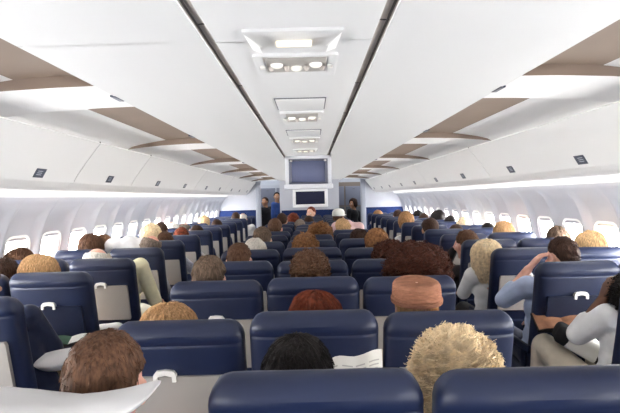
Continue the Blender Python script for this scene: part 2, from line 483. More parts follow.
for s in (-1, 1):
    mb = MB()
    xo = 2.42
    mb.box((min(s*1.40, s*xo), YB, 1.31), (max(s*1.40, s*xo), YB+.06, 2.34))
    mb.cur = 1
    mb.box((min(s*1.40, s*xo), YB-.02, 0), (max(s*1.40, s*xo), YB+.06, 1.32))
    struct(mb.build('wall_divider_left' if s < 0 else 'wall_divider_right', [M_BULK, M_BLUEP], smooth=False), 'class divider with blue lower half, %s side' % lat[s])
    mb = MB(); mb.box((s*1.345-.065, YB-.05, 0), (s*1.345+.065, YB+.07, CH+.03), .02)
    struct(mb.build('trim_%d' % n, M_POST), 'grey post at the %s aisle end of the divider' % lat[s]); n += 1
# galley cupboards beyond the bulkhead
for s in (-1, 1):
    root = empty('galley_unit', (s*1.05, 16.2, 0)); tag(root, 'pale galley cupboard unit at the far end of the %s aisle' % lat[s], 'galley unit')
    mb = MB(); mb.box((-.55, 0, 0), (.55, .55, 2.05), .02); mb.build('carcass', M_BULK if s < 0 else mat('galley_brown', srgb(120, 108, 100), .6, .3), root)
    for i in range(2):
        for j in range(3):
            mb = MB(); mb.box((-.52+.53*i, -.02, .1+.62*j), (-.03+.53*i, .01, .68+.62*j), .01)
            d = mb.build('door', M_GREYP if j == 1 else M_MONIN, root)
            mb = MB(); mb.box((-.30+.53*i, -.035, .60+.62*j), (-.22+.53*i, -.015, .62+.62*j), .004); mb.build('handle', M_METAL, d)

# ================================================================== SEATS
def make_back():
    """upholstered seat back: origin at the crest of the top roll"""
    mb = MB(); loops = []
    Ht = .78; w0 = .243
    ss = [0, .02, .06, .14, .24, .34, .44, .52, .60, .66, .680, .687, .692, .697, .702, .712, .73, .745, .76, .770, .777, .78]
    N = 40
    for z in ss:
        d = Ht-z
        yc = .20*(1-z/Ht)**1.15                       # recline: bottom further forward
        w = w0; t = .066 - .006*sm(.2, .6, z)
        rc = .075
        if d < rc: w = w0 - rc*(1-math.sqrt(max(0, 1-((rc-d)/rc)**2)))*.8
        if d < .05: t = .052*math.sqrt(max(.0006, 1-((.05-d)/.05)**2))
        if .14 < d < .2: t += .0
        if z > .65: t += .004*sm(.690, .72, z)*sm(0, .03, d)      # top roll bulges
        if abs(z-.6945) < .008: t -= .0055*(1-abs(z-.6945)/.008)     # stitched seam
        if z < .05: t *= .75+.25*z/.05
        L = []
        for i in range(N):
            a = 2*PI*i/N
            ca, sa = math.cos(a), math.sin(a)
            e = .42
            x = w*math.copysign(abs(ca)**e, ca); y = t*math.copysign(abs(sa)**.5, sa)
            if y > 0: y *= 1 + .35*(abs(x)/w)**3*(z/Ht)            # wings curve forward
            L.append((x, yc + y, z - Ht))
        loops.append(L)
    mb.loft(loops, True, True)
    return mb
def slant(z):                                    # rear face y at height z below crest (z negative)
    q = (z+.78)/.78
    return .20*(1-q)**1.15 - (.066-.006*sm(.2, .6, z+.78))
ME = {}
ME['back'] = make_back().mesh('backrest', M_NAVY)
mb = MB()
rows = []
for z in [-.205, -.22, -.25, -.31, -.37, -.43, -.465, -.475]:
    hw = .195 if -.47 < z < -.21 else .19
    rows.append((z, hw))
front = [[(-hw, slant(z)-.016, z), (hw, slant(z)-.016, z), (hw, slant(z)+.012, z), (-hw, slant(z)+.012, z)] for z, hw in rows]
mb.loft(front, True, True)
ME['tray'] = mb.mesh('tray_table', M_BEIGE)
ME['tray_navy'] = mb.mesh('tray_table', M_NAVYD)
mb = MB()
y = slant(-.195)
arch = [(-.052, -.272), (-.052, -.245), (-.040, -.232), (0, -.228), (.040, -.232), (.052, -.245), (.052, -.272), (.036, -.272), (.034, -.252), (0, -.247), (-.034, -.252), (-.036, -.272)]
mb.loft([[(x*.8, y-.022, z+.05) for x, z in arch], [(x*.8, y+.004, z+.05) for x, z in arch]], True, True)
ME['latch'] = mb.mesh('tray_latch', M_LATCH)
mb = MB()
lp = []
for z, dep in ((-.55, .012), (-.56, .03), (-.62, .05), (-.72, .06), (-.78, .05), (-.79, .03)):
    lp.append([(-.19, slant(z)-dep, z), (-.1, slant(z)-dep-.006, z), (.1, slant(z)-dep-.006, z), (.19, slant(z)-dep, z), (.19, slant(z)+.01, z), (-.19, slant(z)+.01, z)])
mb.loft(lp, True, True); ME['pocket'] = mb.mesh('seat_pocket', M_NAVYD)
mb = MB(); mb.rbox((0, .43, -.80), (.232, .245, .07), .045); mb.rbox((0, .66, -.83), (.225, .03, .09), .025)
ME['cushion'] = mb.mesh('seat_cushion', M_NAVY)
for s in (-1, 1):
    mb = MB(); mb.rbox((s*.2515, .34, -.565), (.0105 if s else .0, .22, .025), .009)
    mb.rbox((s*.2515, .22, -.70), (.0085, .035, .13), .006); ME['arm', s] = mb.mesh('armrest', M_NAVYD)
    mb = MB(); mb.cap((s*.19, .27, -.88), (s*.19, .20, -1.18), .018, .016); mb.cap((s*.19, .52, -.88), (s*.19, .60, -1.18), .018, .016); mb.cap((s*.19, .2, -1.185), (s*.19, .6, -1.185), .014, .014)
    ME['leg', s] = mb.mesh('leg', M_METAL)
SEAT_TOP = 1.20
def seat(x, d, label, dz=0, navy=False, latchx=0, group='', rot=0):
    o = empty('airline_seat', (x, d, SEAT_TOP)); o.rotation_euler.z = rot
    tag(o, label, 'seat', group)
    base = [('backrest', 'back'), ('tray_table', 'tray_navy' if navy else 'tray'), ('tray_latch', 'latch'), ('seat_pocket', 'pocket'), ('seat_cushion', 'cushion'), ('armrest', ('arm', -1)), ('armrest', ('arm', 1)), ('leg', ('leg', -1)), ('leg', ('leg', 1))]
    for nm, k in base:
        c_ = link(nm, ME[k], o)
        if nm in ('backrest', 'tray_table', 'tray_latch', 'seat_pocket'): c_.location.z = dz
        if nm == 'tray_latch': c_['label'] = 'white table latch'; c_.location.x = latchx
    return o
PIT = .79
CD = lambda k: 1.25 + PIT*k
LD = lambda k: 2.46 + PIT*k
RD = lambda k: 2.43 + PIT*k
SP = .508; XA, XW = 1.59, 2.098
colname = {-1: 'left', 0: 'middle', 1: 'right'}
for k in range(15):
    for cidx in (-1, 0, 1):
        x = cidx*SP; d = CD(k)-.05; dz = R.uniform(-.008, .008)
        lab = 'navy leather seat, %s column of the centre block, %s row from the camera' % (colname[cidx], ORD[k])
        if k == 1: dz = (-.008, -.021, -.032)[cidx]
        if k == 0 and cidx == -1: d, dz, lab = 1.08, -.055, 'navy leather seat with a white pillow over its top, nearest row'
        if k == 0 and cidx == 0: d, dz, lab = 1.19, .028, 'navy leather seat at bottom centre, behind the black-haired man'
        if k == 0 and cidx == 1: d, dz, lab = 1.16, .032, 'navy leather seat behind the fluffy blonde-haired woman, nearest row'
        seat(x, d, lab, dz, latchx=-.05 if (k, cidx) == (1, -1) else 0, group='centre block seats')
for k in range(14):
    for s in (-1, 1):
        d = (LD if s < 0 else RD)(k)-(.15 if (s, k) == (1, 0) else .05)
        if d > YB-.75: continue
        for nm, x in (('aisle', XA), ('window', XW)):
            if k == 0 and nm == 'window': continue
            nth = k if nm == 'window' else k
            lab = 'navy leather %s seat on the %s side, %s %s row from the camera' % (nm, lat[s], ORD[nth], 'two-seat')
            so = seat(s*x, d, lab, R.uniform(-.006, .006), navy=(k == 1), group='%s side seats' % lat[s])
        if (s, k, nm) == (-1, 1, 'aisle'):           # its table is folded down for the passenger behind
            mb = MB(); mb.rbox((.05, -.22, -.386), (.20, .135, .009), .008); ot = mb.build('open_tray', M_BEIGE, so); ot['label'] = 'table folded down'
            for q in (-1, 1):
                mb = MB(); mb.rbox((.05+q*.205, -.10, -.386), (.008, .17, .012), .006); mb.build('tray_arm', M_GREYP, ot)

# ================================================================== PEOPLE
SKIN = {'fair': srgb(224, 178, 152), 'pink': srgb(232, 176, 154), 'tan': srgb(196, 146, 112), 'dark': srgb(104, 70, 52)}
def skin(k): return mat('skin_'+k, SKIN[k], .5, .35, var=.07, vscale=18)
HC = {'black': (30, 26, 25), 'darkbrown': (58, 40, 32), 'brown': (88, 62, 46), 'midbrown': (112, 82, 60), 'auburn': (108, 52, 34), 'red': (128, 66, 42), 'blonde': (206, 174, 130), 'sandy': (188, 150, 108), 'paleblonde': (234, 210, 174),
      'white': (222, 216, 206), 'grey': (120, 106, 96), 'greybrown': (104, 86, 72), 'curlybrown': (132, 92, 60), 'dkcurl': (66, 36, 26), 'lightbrown': (150, 112, 76)}
def hairm(k, stretch=(40, 40, 6)):
    return mat('hair_'+k, srgb(*HC[k]), .72, .16, bump=.5, bscale=3, var=.28 if k in ('paleblonde', 'white') else .5, vscale=3.2, stretch=stretch)
CLOTH = {'navy': (34, 40, 62), 'blue': (176, 190, 218), 'white': (226, 226, 226), 'cream': (242, 236, 200), 'black': (32, 30, 32), 'grey': (120, 120, 126), 'pink': (226, 190, 188), 'brown': (92, 66, 52), 'plaid': (170, 172, 184), 'red': (140, 50, 52),
         'green': (84, 100, 78), 'dkblue': (46, 58, 96), 'midblue': (70, 100, 168), 'khaki': (176, 164, 140), 'jeans': (66, 80, 110), 'beige': (206, 196, 178)}
def cloth(k): return mat('cloth_'+k, srgb(*CLOTH[k]), .85, .15, bump=.3, bscale=30, var=.35 if k == 'plaid' else .08, vscale=60 if k == 'plaid' else 12, sheen=.15)
REMESH = []
def remesh(mb, name, m, vox, parent, smooth_it=2):
    me = bpy.data.meshes.new(name); me.from_pydata(mb.v, [], mb.f); me.update()
    o = link(name, me, parent)
    r = o.modifiers.new('r', 'REMESH'); r.mode = 'VOXEL'; r.voxel_size = vox
    if smooth_it:
        q = o.modifiers.new('s', 'SMOOTH'); q.factor = .5; q.iterations = smooth_it
    REMESH.append((o, m)); return o
def finish_remesh():
    bpy.context.view_layer.update()
    dg = bpy.context.evaluated_depsgraph_get()
    out = []
    for o, m in REMESH:
        me = bpy.data.meshes.new_from_object(o.evaluated_get(dg)); out.append((o, me, m))
    for o, me, m in out:
        o.modifiers.clear(); old = o.data; o.data = me; bpy.data.meshes.remove(old)
        me.materials.clear(); me.materials.append(m)
        me.polygons.foreach_set('use_smooth', [True]*len(me.polygons)); me.name = o.name

STY = {  # front/side/back hairline elevation (deg), thickness, drop stretch below centre, noise amp, curl
    'short':   dict(lf=42, ls=2, lb=-42, T=.010, drop=0, amp=.004, n=700, L=.25, lift=.004),
    'crop':    dict(lf=48, ls=6, lb=-40, T=.006, drop=0, amp=.002, n=500, L=.15, lift=.003),
    'balding': dict(lf=70, ls=8, lb=-38, T=.004, drop=0, amp=.002, n=300, L=.14, lift=.003, bald=58),
    'fringe':  dict(lf=80, ls=4, lb=-40, T=.012, drop=0, amp=.004, n=260, L=.2, lift=.005, bald=50),
    'bob':     dict(lf=40, ls=-52, lb=-75, T=.030, drop=.25, amp=.008, n=1400, L=.55, lift=.006),
    'underhat': dict(lf=20, ls=-58, lb=-75, T=.006, drop=.35, amp=.003, n=900, L=.5, lift=.004, bald=24),
    'fluffy':  dict(lf=40, ls=-42, lb=-60, T=.034, drop=.06, amp=.018, n=3400, L=.22, lift=.013, curl=1),
    'long':    dict(lf=42, ls=-70, lb=-85, T=.026, drop=1.0, amp=.007, n=1600, L=.8, lift=.006),
    'curly':   dict(lf=38, ls=-52, lb=-70, T=.052, drop=.25, amp=.020, n=1800, L=.4, lift=.012, curl=1),
    'curlshort': dict(lf=40, ls=-12, lb=-50, T=.026, drop=0, amp=.013, n=1200, L=.25, lift=.010, curl=1),
}
CC_ = Vector((0, -.012, .02)); CR_ = (.079, .099, .101)
def hair_mesh(style, fine, seed, hs, wide=1.0):
    S = STY[style]; rnd = random.Random(seed); off = Vector((seed*3.1, seed*1.7, seed*.9))
    def line(az):                        # az 0 front .. pi back
        t = abs(az)/PI
        if t < .5: return S['lf'] + (S['ls']-S['lf'])*sm(.16, .42, t)
        return S['ls'] + (S['lb']-S['ls'])*sm(.52, .78, t)
    def surf(az, el):
        ce = math.cos(el); nrm = Vector((ce*math.sin(az), ce*math.cos(az), math.sin(el)))
        r0 = 1/math.sqrt(sum((nrm[i]/CR_[i])**2 for i in range(3)))
        eld = math.degrees(el); aa = (az+PI) % (2*PI) - PI
        ln = line(aa)
        m = sm(ln-9, ln+10, eld)
        if 'bald' in S: m *= 1-sm(S['bald']-14, S['bald']+8, eld+8*math.cos(aa))
        if m > 0:
            strand = noise.noise(Vector((math.sin(az)*9, math.cos(az)*9, el*1.5))+off)
            if S.get('curl'): strand = noise.noise(nrm*6+off) + .5*noise.noise(nrm*13+off)
            amp = S['amp']*(strand + .5*noise.noise(nrm*3+off))
        else: amp = 0
        T = S['T']*(1 + .35*sm(0, 60, eld))
        r = r0 + m*(T+amp) - (1-m)*.03
        p = nrm*r
        if S['drop'] and p.z < 0:
            p.z *= 1+S['drop']
            if m > .3: p.x *= 1 + .12*min(1, S['drop'])*min(1, -p.z/.1)
        p.x *= wide
        return (p + CC_), m
    nu, nv = (96, 64) if fine == 2 else ((56, 36) if fine == 1 else (32, 22))
    mb = MB(); loops = []
    for k in range(nv+1):
        el = -PI/2+.03 + (PI-.06)*k/nv
        loops.append([surf(2*PI*i/nu, el)[0]*hs for i in range(nu)])
    mb.loft(loops, True, True)
    ns = int(S['n']*(1 if fine == 2 else (.35 if fine == 1 else .0)))
    for _ in range(ns):
        for tr in range(20):
            az = rnd.uniform(-PI, PI); el = math.asin(rnd.uniform(-.7, 1))
            p, m = surf(az, el)
            if m > .6: break
        else: continue
        n_ = 6; pts = []; dz = rnd.gauss(0, .25); L = S['L']*rnd.uniform(.5, 1.1); lift = S['lift']*rnd.uniform(.3, 1.3)
        ph = rnd.uniform(0, 6)
        for i in range(n_):
            t = i/(n_-1)
            e2 = el - L*t; a2 = az + dz*t*.4 + (.12*math.sin(ph+t*9) if S.get('curl') else 0)
            e2 = max(e2, -1.45)
            q, mm = surf(a2, e2)
            nn = (q-CC_).normalized()
            pts.append((q + nn*(lift*(.2+t) + (.006*math.cos(ph+t*9) if S.get('curl') else 0)) )*hs)
            if mm < .25: break
        if len(pts) < 3: continue
        w = rnd.uniform(.0012, .0026)*(1.4 if S.get('curl') else 1)*(1 if fine == 2 else 2)
        lp = []
        for i, q in enumerate(pts):
            d_ = (pts[min(i+1, len(pts)-1)]-pts[max(i-1, 0)])
            if d_.length < 1e-6: d_ = Vector((0, 0, -1))
            d_.normalize(); nn = (q/hs-CC_).normalized(); b_ = d_.cross(nn).normalized()
            ww = w*(1-.75*i/(len(pts)-1))
            lp.append([q+b_*ww, q-b_*ww, q+nn*ww])
        mb.loft(lp, True, True)
    return mb

def hand(mb, W, fdir, up, curl=.5, s=1, size=1.0):
    """palm + five separate fingers; W wrist, fdir pointing along the hand, up = back of hand normal, s = thumb side"""
    f = Vector(fdir).normalized(); u = Vector(up); u = (u - f*u.dot(f)).normalized(); side = f.cross(u).normalized()*s
    W = Vector(W); c = size
    P = lambda a, b, d: W + f*a*c + side*b*c + u*d*c
    mb.cap(P(.015, -.018, 0), P(.085, -.030, 0), .017*c, .014*c); mb.cap(P(.015, .0, 0), P(.09, -.008, 0), .018*c, .014*c); mb.cap(P(.015, .016, 0), P(.09, .016, 0), .018*c, .014*c); mb.cap(P(.015, .02, 0), P(.085, .034, 0), .016*c, .013*c)
    for b, L in ((-.034, .058), (-.012, .074), (.012, .080), (.036, .072)):
        a0 = P(.088, b, .002); a = 0; p = a0; seg = [L*.45, L*.32, L*.23]; rr_ = [.0092, .0086, .008, .007]
        for i in range(3):
            a += curl*(.5 if i == 0 else .8)
            q = p + (f*math.cos(a) - u*math.sin(a) + side*(b*1.6))*seg[i]*c
            mb.cap(p, q, rr_[i]*c, rr_[i+1]*c, 8); p = q
    t0 = P(.022, .026, -.004); t1 = P(.052, .056, -.012); t2 = P(.078, .064, -.020); t3 = P(.098, .062, -.026)
    mb.chain([t0, t1, t2, t3], [.013*c, .0115*c, .0095*c, .008*c])

def person(px, ytop, d, hip, style, hair, label, skin_='fair', shirt='grey', trous='jeans', yaw=0, tilt=0, nod=0, hs=1.0, fine=None, seed=0, arms=None, sleeve='long', stand=False, hat=None, shoulder=None, wide=1.0, vox=None, female=False, xoff=0, knees=None):
    topoff = (.02+.101+STY[style]['T']*1.3)*hs if hat is None else .128*hs
    Ht = at(px, ytop, d); H = Ht - Vector((0, 0, topoff)); H.x += xoff
    if fine is None: fine = 2 if d < 2.6 else (1 if d < 6.5 else 0)
    vox = vox or (.007 if d < 2.6 else (.009 if d < 5 else .013))
    hx, hy = hip
    root = empty('person', (hx, hy, 0 if stand else .46)); tag(root, label, 'person', 'passengers' if not stand else 'cabin crew')
    root0 = Vector(root.location)
    RM = (Matrix.Rotation(yaw, 3, 'Z') @ Matrix.Rotation(-nod, 3, 'X') @ Matrix.Rotation(tilt, 3, 'Y'))
    g = lambda p: H + RM @ (Vector(p)*hs)
    hipz = .56 if not stand else .92
    hipc = Vector((hx, hy, hipz))
    nb = g((0, -.028, -.155)); 
    if nb.z < hipz+.2: nb.z = hipz+.2
    sc = Vector(shoulder) if shoulder else Vector((nb.x*.75+hx*.25, nb.y*.8+hy*.2 , nb.z-.05))
    axis = (Vector((nb.x-hx, 0, nb.z-hipz))).normalized(); lean = math.atan2(axis.x, axis.z)
    X = Vector((math.cos(lean), 0, -math.sin(lean))); 
    X = Matrix.Rotation(yaw*.35, 3, 'Z') @ X
    fwd = Vector((-X.y, X.x, 0)).normalized()
    k = .92 if female else 1.0
    SL = sc - X*.175*k; SR = sc + X*.175*k
    def torso(mb, e):
        M = Matrix((X, fwd, X.cross(fwd))).transposed()
        for t, rx, ry, rz in ((0, .17, .125, .11), (.22, .155, .115, .11), (.45, .15, .112, .12), (.68, .165, .115, .12), (.86, .155, .10, .09)):
            c = hipc.lerp(sc, t); mb.ell(c, (rx*k+e, ry+e, rz+e), M, 20, 12)
        mb.cap(SL+Vector((0, 0, -.01)), SR+Vector((0, 0, -.01)), .058+e, .058+e)
        mb.cap(sc+Vector((0, 0, .0)), nb+Vector((0, 0, -.035)), .085+e*.7, .062+e*.4)
    # limbs
    if arms is None: arms = {}
    A = {}
    for s, S0 in ((-1, SL), (1, SR)):
        a = arms.get(s)
        if a: el, wr, fd, up, cu = a
        elif stand:
            el = S0 + X*s*.05 + Vector((0, .02, -.28)); wr = el + Vector((0, .12, -.20)); fd, up, cu = (0, .4, -1), (s, 0, 0), .5
        else:
            el = S0 + X*s*.055 + Vector((0, .08, -.25)); el.z = max(el.z, .66); wr = Vector((hx+s*.10, hy+.30, .68)); fd, up, cu = (-s*.6, .8, -.1), (0, 0, 1), .45
        A[s] = (S0, Vector(el), Vector(wr), fd, up, cu)
    if stand:
        legs = [[hipc+Vector((s*.09, 0, -.05)), hipc+Vector((s*.10, .02, -.44)), Vector((hx+s*.10, hy, .09))] for s in (-1, 1)]
    else:
        legs = [[Vector((hx+s*.095, hy, .54)), Vector((hx+s*.12, hy+.44, .575)), Vector((hx+s*.12, hy+.42, .10))] for s in (-1, 1)]
        if knees: legs = [[Vector(p) for p in L] for L in knees]
    # --- body (one surface)
    mb = MB()
    mb.ell(g((0, -.012, .02)), tuple(r*hs for r in (.077, .096, .099)), RM, 20, 14)
    mb.ell(g((0, .022, -.045)), tuple(r*hs for r in (.057, .066, .066)), RM)
    mb.ell(g((0, .075, -.092)), tuple(r*hs for r in (.026, .022, .020)), RM)
    mb.cap(g((0, .080, .012)), g((0, .108, -.028)), .010*hs, .015*hs); mb.ell(g((.012, .094, -.034)), (.009*hs,)*3); mb.ell(g((-.012, .094, -.034)), (.009*hs,)*3)
    mb.cap(g((-.03, .080, .028)), g((.03, .080, .028)), .012*hs, .012*hs)
    mb.cap(g((-.02, .080, -.062)), g((.02, .080, -.062)), .009*hs, .009*hs)
    for s in (-1, 1):
        mb.ell(g((s*.081, -.012, -.008)), tuple(r*hs for r in (.011, .021, .033)), RM @ Matrix.Rotation(s*.35, 3, 'Z'))
        mb.ell(g((s*.048, .062, -.02)), tuple(r*hs for r in (.022, .02, .02)), RM)
    mb.cap(g((0, -.022, -.05)), nb + Vector((0, 0, -.05)), .058*hs, .064)
    torso(mb, 0)
    for s in (-1, 1):
        S0, el, wr, fd, up, cu = A[s]
        mb.chain([S0, el, wr], [.050, .040, .028]); hand(mb, wr, fd, up, cu, s)
    for L in legs:
        mb.chain(L, [.085, .060, .042]); an = L[-1]; mb.cap(an+Vector((0, -.02, -.03)), an+Vector((0, .15, -.045)), .042, .036)
    mb.v = [tuple(Vector(p)-root0) for p in mb.v]
    body = remesh(mb, 'body', skin(skin_), vox, root)
    # --- shirt
    mb = MB(); torso(mb, .014)
    for s in (-1, 1):
        S0, el, wr, *_ = A[s]
        if sleeve == 'long': mb.chain([S0, el, el.lerp(wr, .93)], [.066, .056, .044])
        elif sleeve == 'half': mb.chain([S0, el, el.lerp(wr, .35)], [.066, .060, .056])
        elif sleeve == 'short': mb.chain([S0, S0.lerp(el, .75)], [.066, .06])
    mb.v = [tuple(Vector(p)-root0) for p in mb.v]
    remesh(mb, 'shirt', cloth(shirt), max(vox, .010), root)
    mb = MB()
    mb.ell(hipc+Vector((0, 0, -.02)), (.187, .145, .105))
    for L in legs: mb.chain([L[0], L[1], L[2]], [.10, .075, .058])
    mb.v = [tuple(Vector(p)-root0) for p in mb.v]
    remesh(mb, 'trousers', cloth(trous), .012, root)
    for L in legs:
        mb = MB(); an = L[-1]-root0; mb.cap(an+Vector((0, -.03, -.04)), an+Vector((0, .17, -.05)), .050, .042); mb.build('shoe', M_BLACK, root)
    # --- hair, eyes
    T = Matrix.Translation(H-root0) @ RM.to_4x4()
    if style != 'none':
        o = hair_mesh(style, fine, seed, hs, wide).build('hair', hairm(hair, (16, 16, 16) if STY[style].get('curl') else (40, 40, 6)), root); o.matrix_local = T
    for s in (-1, 1):
        mb = MB(); mb.ell((s*.031*hs, .075*hs, 0), (.0125*hs,)*3, None, 10, 8); mb.ell((s*.031*hs, .0845*hs, 0), (.006*hs, .004*hs, .006*hs), None, 8, 6)
        mb.mi = [0 if i < len(mb.mi)/2 else 1 for i in range(len(mb.mi))]
        o = mb.build('eye', [mat('eye_white', (.85, .84, .82), .3, .5), mat('iris', srgb(60, 44, 34), .2, .5)], root); o.matrix_local = T
    if hat:
        o = hat[0](hs).build(hat[1], hat[2], root); o.matrix_local = T
    return root

def knit_hat(hs):
    mb = MB(); loops = []; N = 72
    prof = [(.034, .098, .117), (.036, .107, .126), (.052, .108, .127), (.056, .101, .120)]
    prof += [(.056+.052*i/16, .1025-.004*i/16+(.0014 if i % 2 else -.0006), .1215-.005*i/16+(.0014 if i % 2 else -.0006)) for i in range(1, 17)]
    prof += [(.117, .093, .110), (.123, .080, .095), (.1255, .05, .06), (.126, .01, .012)]
    for z, rx, ry in prof:
        L = []
        for i in range(N):
            a = 2*PI*i/N; rb = 1+.006*math.cos(a*36)
            L.append((rx*rb*math.cos(a)*hs, (ry*rb*math.sin(a)-.012)*hs, (z+.010*math.sin(a))*hs))
        loops.append(L)
    mb.loft(loops, True, True); return mb
def peaked_cap(hs):
    mb = MB(); loops = []; N = 40
    for z, k in ((.03, 1.05), (.05, 1.07), (.09, 1.06), (.125, .85), (.14, .5), (.146, .08)):
        loops.append([((.086*k*math.cos(2*PI*i/N))*hs, (.106*k*math.sin(2*PI*i/N)-.012)*hs, z*hs) for i in range(N)])
    mb.loft(loops, True, True)
    mb.loft([[((.075*math.cos(a))*hs, (.08+.02*math.sin(a))*hs, .045*hs) for a in [PI*i/10 for i in range(11)]], [((.072*math.cos(a))*hs, (.08+.10*math.sin(a))*hs, .036*hs) for a in [PI*i/10 for i in range(11)]]], closed=False)
    mb.loft([[((.075*math.cos(a))*hs, (.08+.02*math.sin(a))*hs, .049*hs) for a in [PI*i/10 for i in range(11)]], [((.072*math.cos(a))*hs, (.08+.10*math.sin(a))*hs, .038*hs) for a in [PI*i/10 for i in range(11)]]], closed=False)
    return mb
M_KNIT = mat('knit_tan', srgb(152, 106, 84), .95, .1, bump=.6, bscale=40, var=.2, vscale=30, stretch=(1, 1, 4))
M_CAPW = mat('cap_white', srgb(226, 224, 218), .8, .2, bump=.1, bscale=30)

hC = lambda k, c, dx=0: (c*SP+dx, CD(k)+.30)
hL = lambda k, w, dx=0: (-(XW if w else XA)+dx, LD(k)+.30)
hR = lambda k, w, dx=0: ((XW if w else XA)+dx, RD(k)+.30)
V = Vector
# --- centre block, left column
person(105, 330, 1.30, hC(0, -1), 'crop', 'brown', 'man with cropped brown hair resting against the white pillow', 'pink', 'dkblue', seed=1, hs=1.10)
person(168, 303.5, 2.25, hC(1, -1), 'bob', 'sandy', 'woman whose sandy blonde crown shows above the seat at left of centre', 'fair', 'beige', seed=2, female=True, wide=1.12)
person(209, 255, 3.05, hC(2, -1), 'short', 'greybrown', 'man with short grey-brown hair, second head behind the blonde crown', 'pink', 'black', seed=3, hs=1.06)
person(239, 242.5, 3.85, hC(3, -1), 'crop', 'brown', 'man with cropped brown hair and dark collar, left column of centre block', 'pink', 'black', seed=4, hs=1.05)
person(254, 238.5, 4.7, hC(4, -1), 'bob', 'white', 'white-haired person just right of the man with the dark collar', 'fair', 'grey', seed=5, tilt=.1, hs=.95)
person(262.5, 226.5, 5.4, hC(5, -1), 'short', 'greybrown', 'grey-brown haired man behind the white-haired person, centre block', 'fair', 'green', seed=6, tilt=-.05, hs=1.05)
person(275, 218, 7.0, hC(7, -1), 'short', 'brown', 'brown-haired man leaning to the middle of the centre block, far left column', 'pink', 'dkblue', seed=7, hs=1.1)
person(282, 213, 8.5, hC(9, -1), 'short', 'darkbrown', 'dark-haired passenger far up the left column of the centre block', 'tan', 'black', seed=8)
person(293, 213, 9.4, hC(10, -1), 'curlshort', 'auburn', 'reddish-haired passenger far up the centre block near the bulkhead', 'pink', 'red', seed=9, tilt=.1)
# --- centre block, middle column
person(298, 334, 1.42, hC(0, 0), 'short', 'black', 'black-haired man at bottom centre reading a newspaper', 'tan', 'black', seed=10, hs=1.08,
       yaw=-.25, arms={1: (V((.25, 1.62, .76)), V((.17, 1.84, .84)), (-.1, .3, 1), (.6, -.6, 0), .9)})
person(315, 291, 2.27, hC(1, 0), 'bob', 'auburn', 'auburn-haired person whose crown shows above the second middle seat', 'fair', 'brown', seed=11, female=True, wide=1.06)
person(310, 250, 3.05, hC(2, 0), 'curlshort', 'brown', 'person with tousled brown hair in the middle column, third row', 'fair', 'grey', seed=12)
person(305.5, 233.5, 4.65, hC(4, 0), 'curlshort', 'curlybrown', 'person with golden-brown tousled hair in the middle column, fifth row', 'fair', 'beige', seed=13, hs=1.05)
person(320, 222.5, 6.2, hC(6, 0), 'curly', 'curlybrown', 'person with a big curly light brown mop in the middle column', 'fair', 'green', seed=14, wide=1.05)
person(300, 219, 8.4, hC(9, 0, -.04), 'short', 'grey', 'grey-haired passenger far up the middle column', 'fair', 'grey', seed=15)
person(309, 215.5, 9.2, hC(10, 0), 'short', 'darkbrown', 'dark-haired passenger before the auburn-topped one facing back', 'tan', 'black', seed=16)
person(311, 206.5, 12.2, (0, 12.62), 'short', 'auburn', 'auburn-haired passenger rising high in front of the bulkhead', 'fair', 'navy', seed=17, yaw=2.6, hs=1.15)
# --- centre block, right column
person(458, 331, 1.46, hC(0, 1), 'fluffy', 'paleblonde', 'elderly woman with fluffy pale blonde hair at bottom right', 'fair', 'cream', seed=18, female=True, yaw=-.15, tilt=-.10, xoff=0)
person(416, 279, 2.25, hC(1, 1), 'underhat', 'sandy', 'person in a tan knitted hat over blonde hair', 'fair', 'beige', seed=19, hat=(knit_hat, 'knit_hat', M_KNIT), hs=1.0)
person(417, 243, 3.1, hC(2, 1), 'curly', 'dkcurl', 'woman with a wide mass of dark curly hair behind the knitted hat', 'tan', 'brown', seed=20, female=True, wide=1.42)
person(391, 240.5, 3.95, hC(3, 1), 'curly', 'dkcurl', 'person with dark brown curls, just past the wide curly mass', 'tan', 'black', seed=21, tilt=-.05)
person(377, 228, 4.75, hC(4, 1), 'short', 'curlybrown', 'man with thick light brown hair and one ear showing, right column', 'pink', 'brown', seed=22, hs=1.12, yaw=-.3, wide=1.06)
person(359, 228.5, 5.6, hC(5, 1), 'short', 'darkbrown', 'dark-haired passenger left of the thick-haired man, right column', 'tan', 'navy', seed=23, wide=1.1)
person(344, 218, 7.3, hC(7, 1, -.02), 'bob', 'sandy', 'person in pale pink top leaning into the centre of the right column', 'fair', 'pink', seed=24, tilt=-.35, shoulder=(.50, 7.33, 1.20), female=True)
person(339, 209.5, 9.5, hC(10, 1), 'underhat', 'brown', 'passenger in a white cap far up the right column', 'fair', 'black', seed=25, hat=(peaked_cap, 'cap', M_CAPW), hs=1.15, yaw=-.6)
# --- crew standing at the galley
person(277, 192, 14.4, (-.95, 14.42), 'short', 'black', 'crew member in blue shirt standing at the end of the left aisle', 'tan', 'midblue', 'black', stand=True, seed=26, yaw=PI)
person(265, 197, 14.9, (-1.25, 14.9), 'short', 'darkbrown', 'dark-dressed crew member standing left of the blue-shirted one', 'tan', 'black', 'black', stand=True, seed=27, yaw=2.5)
person(353, 198, 14.2, (1.10, 14.2), 'bob', 'darkbrown', 'crew member in dark clothes standing at the end of the right aisle', 'tan', 'black', 'black', stand=True, seed=28, yaw=2.2)

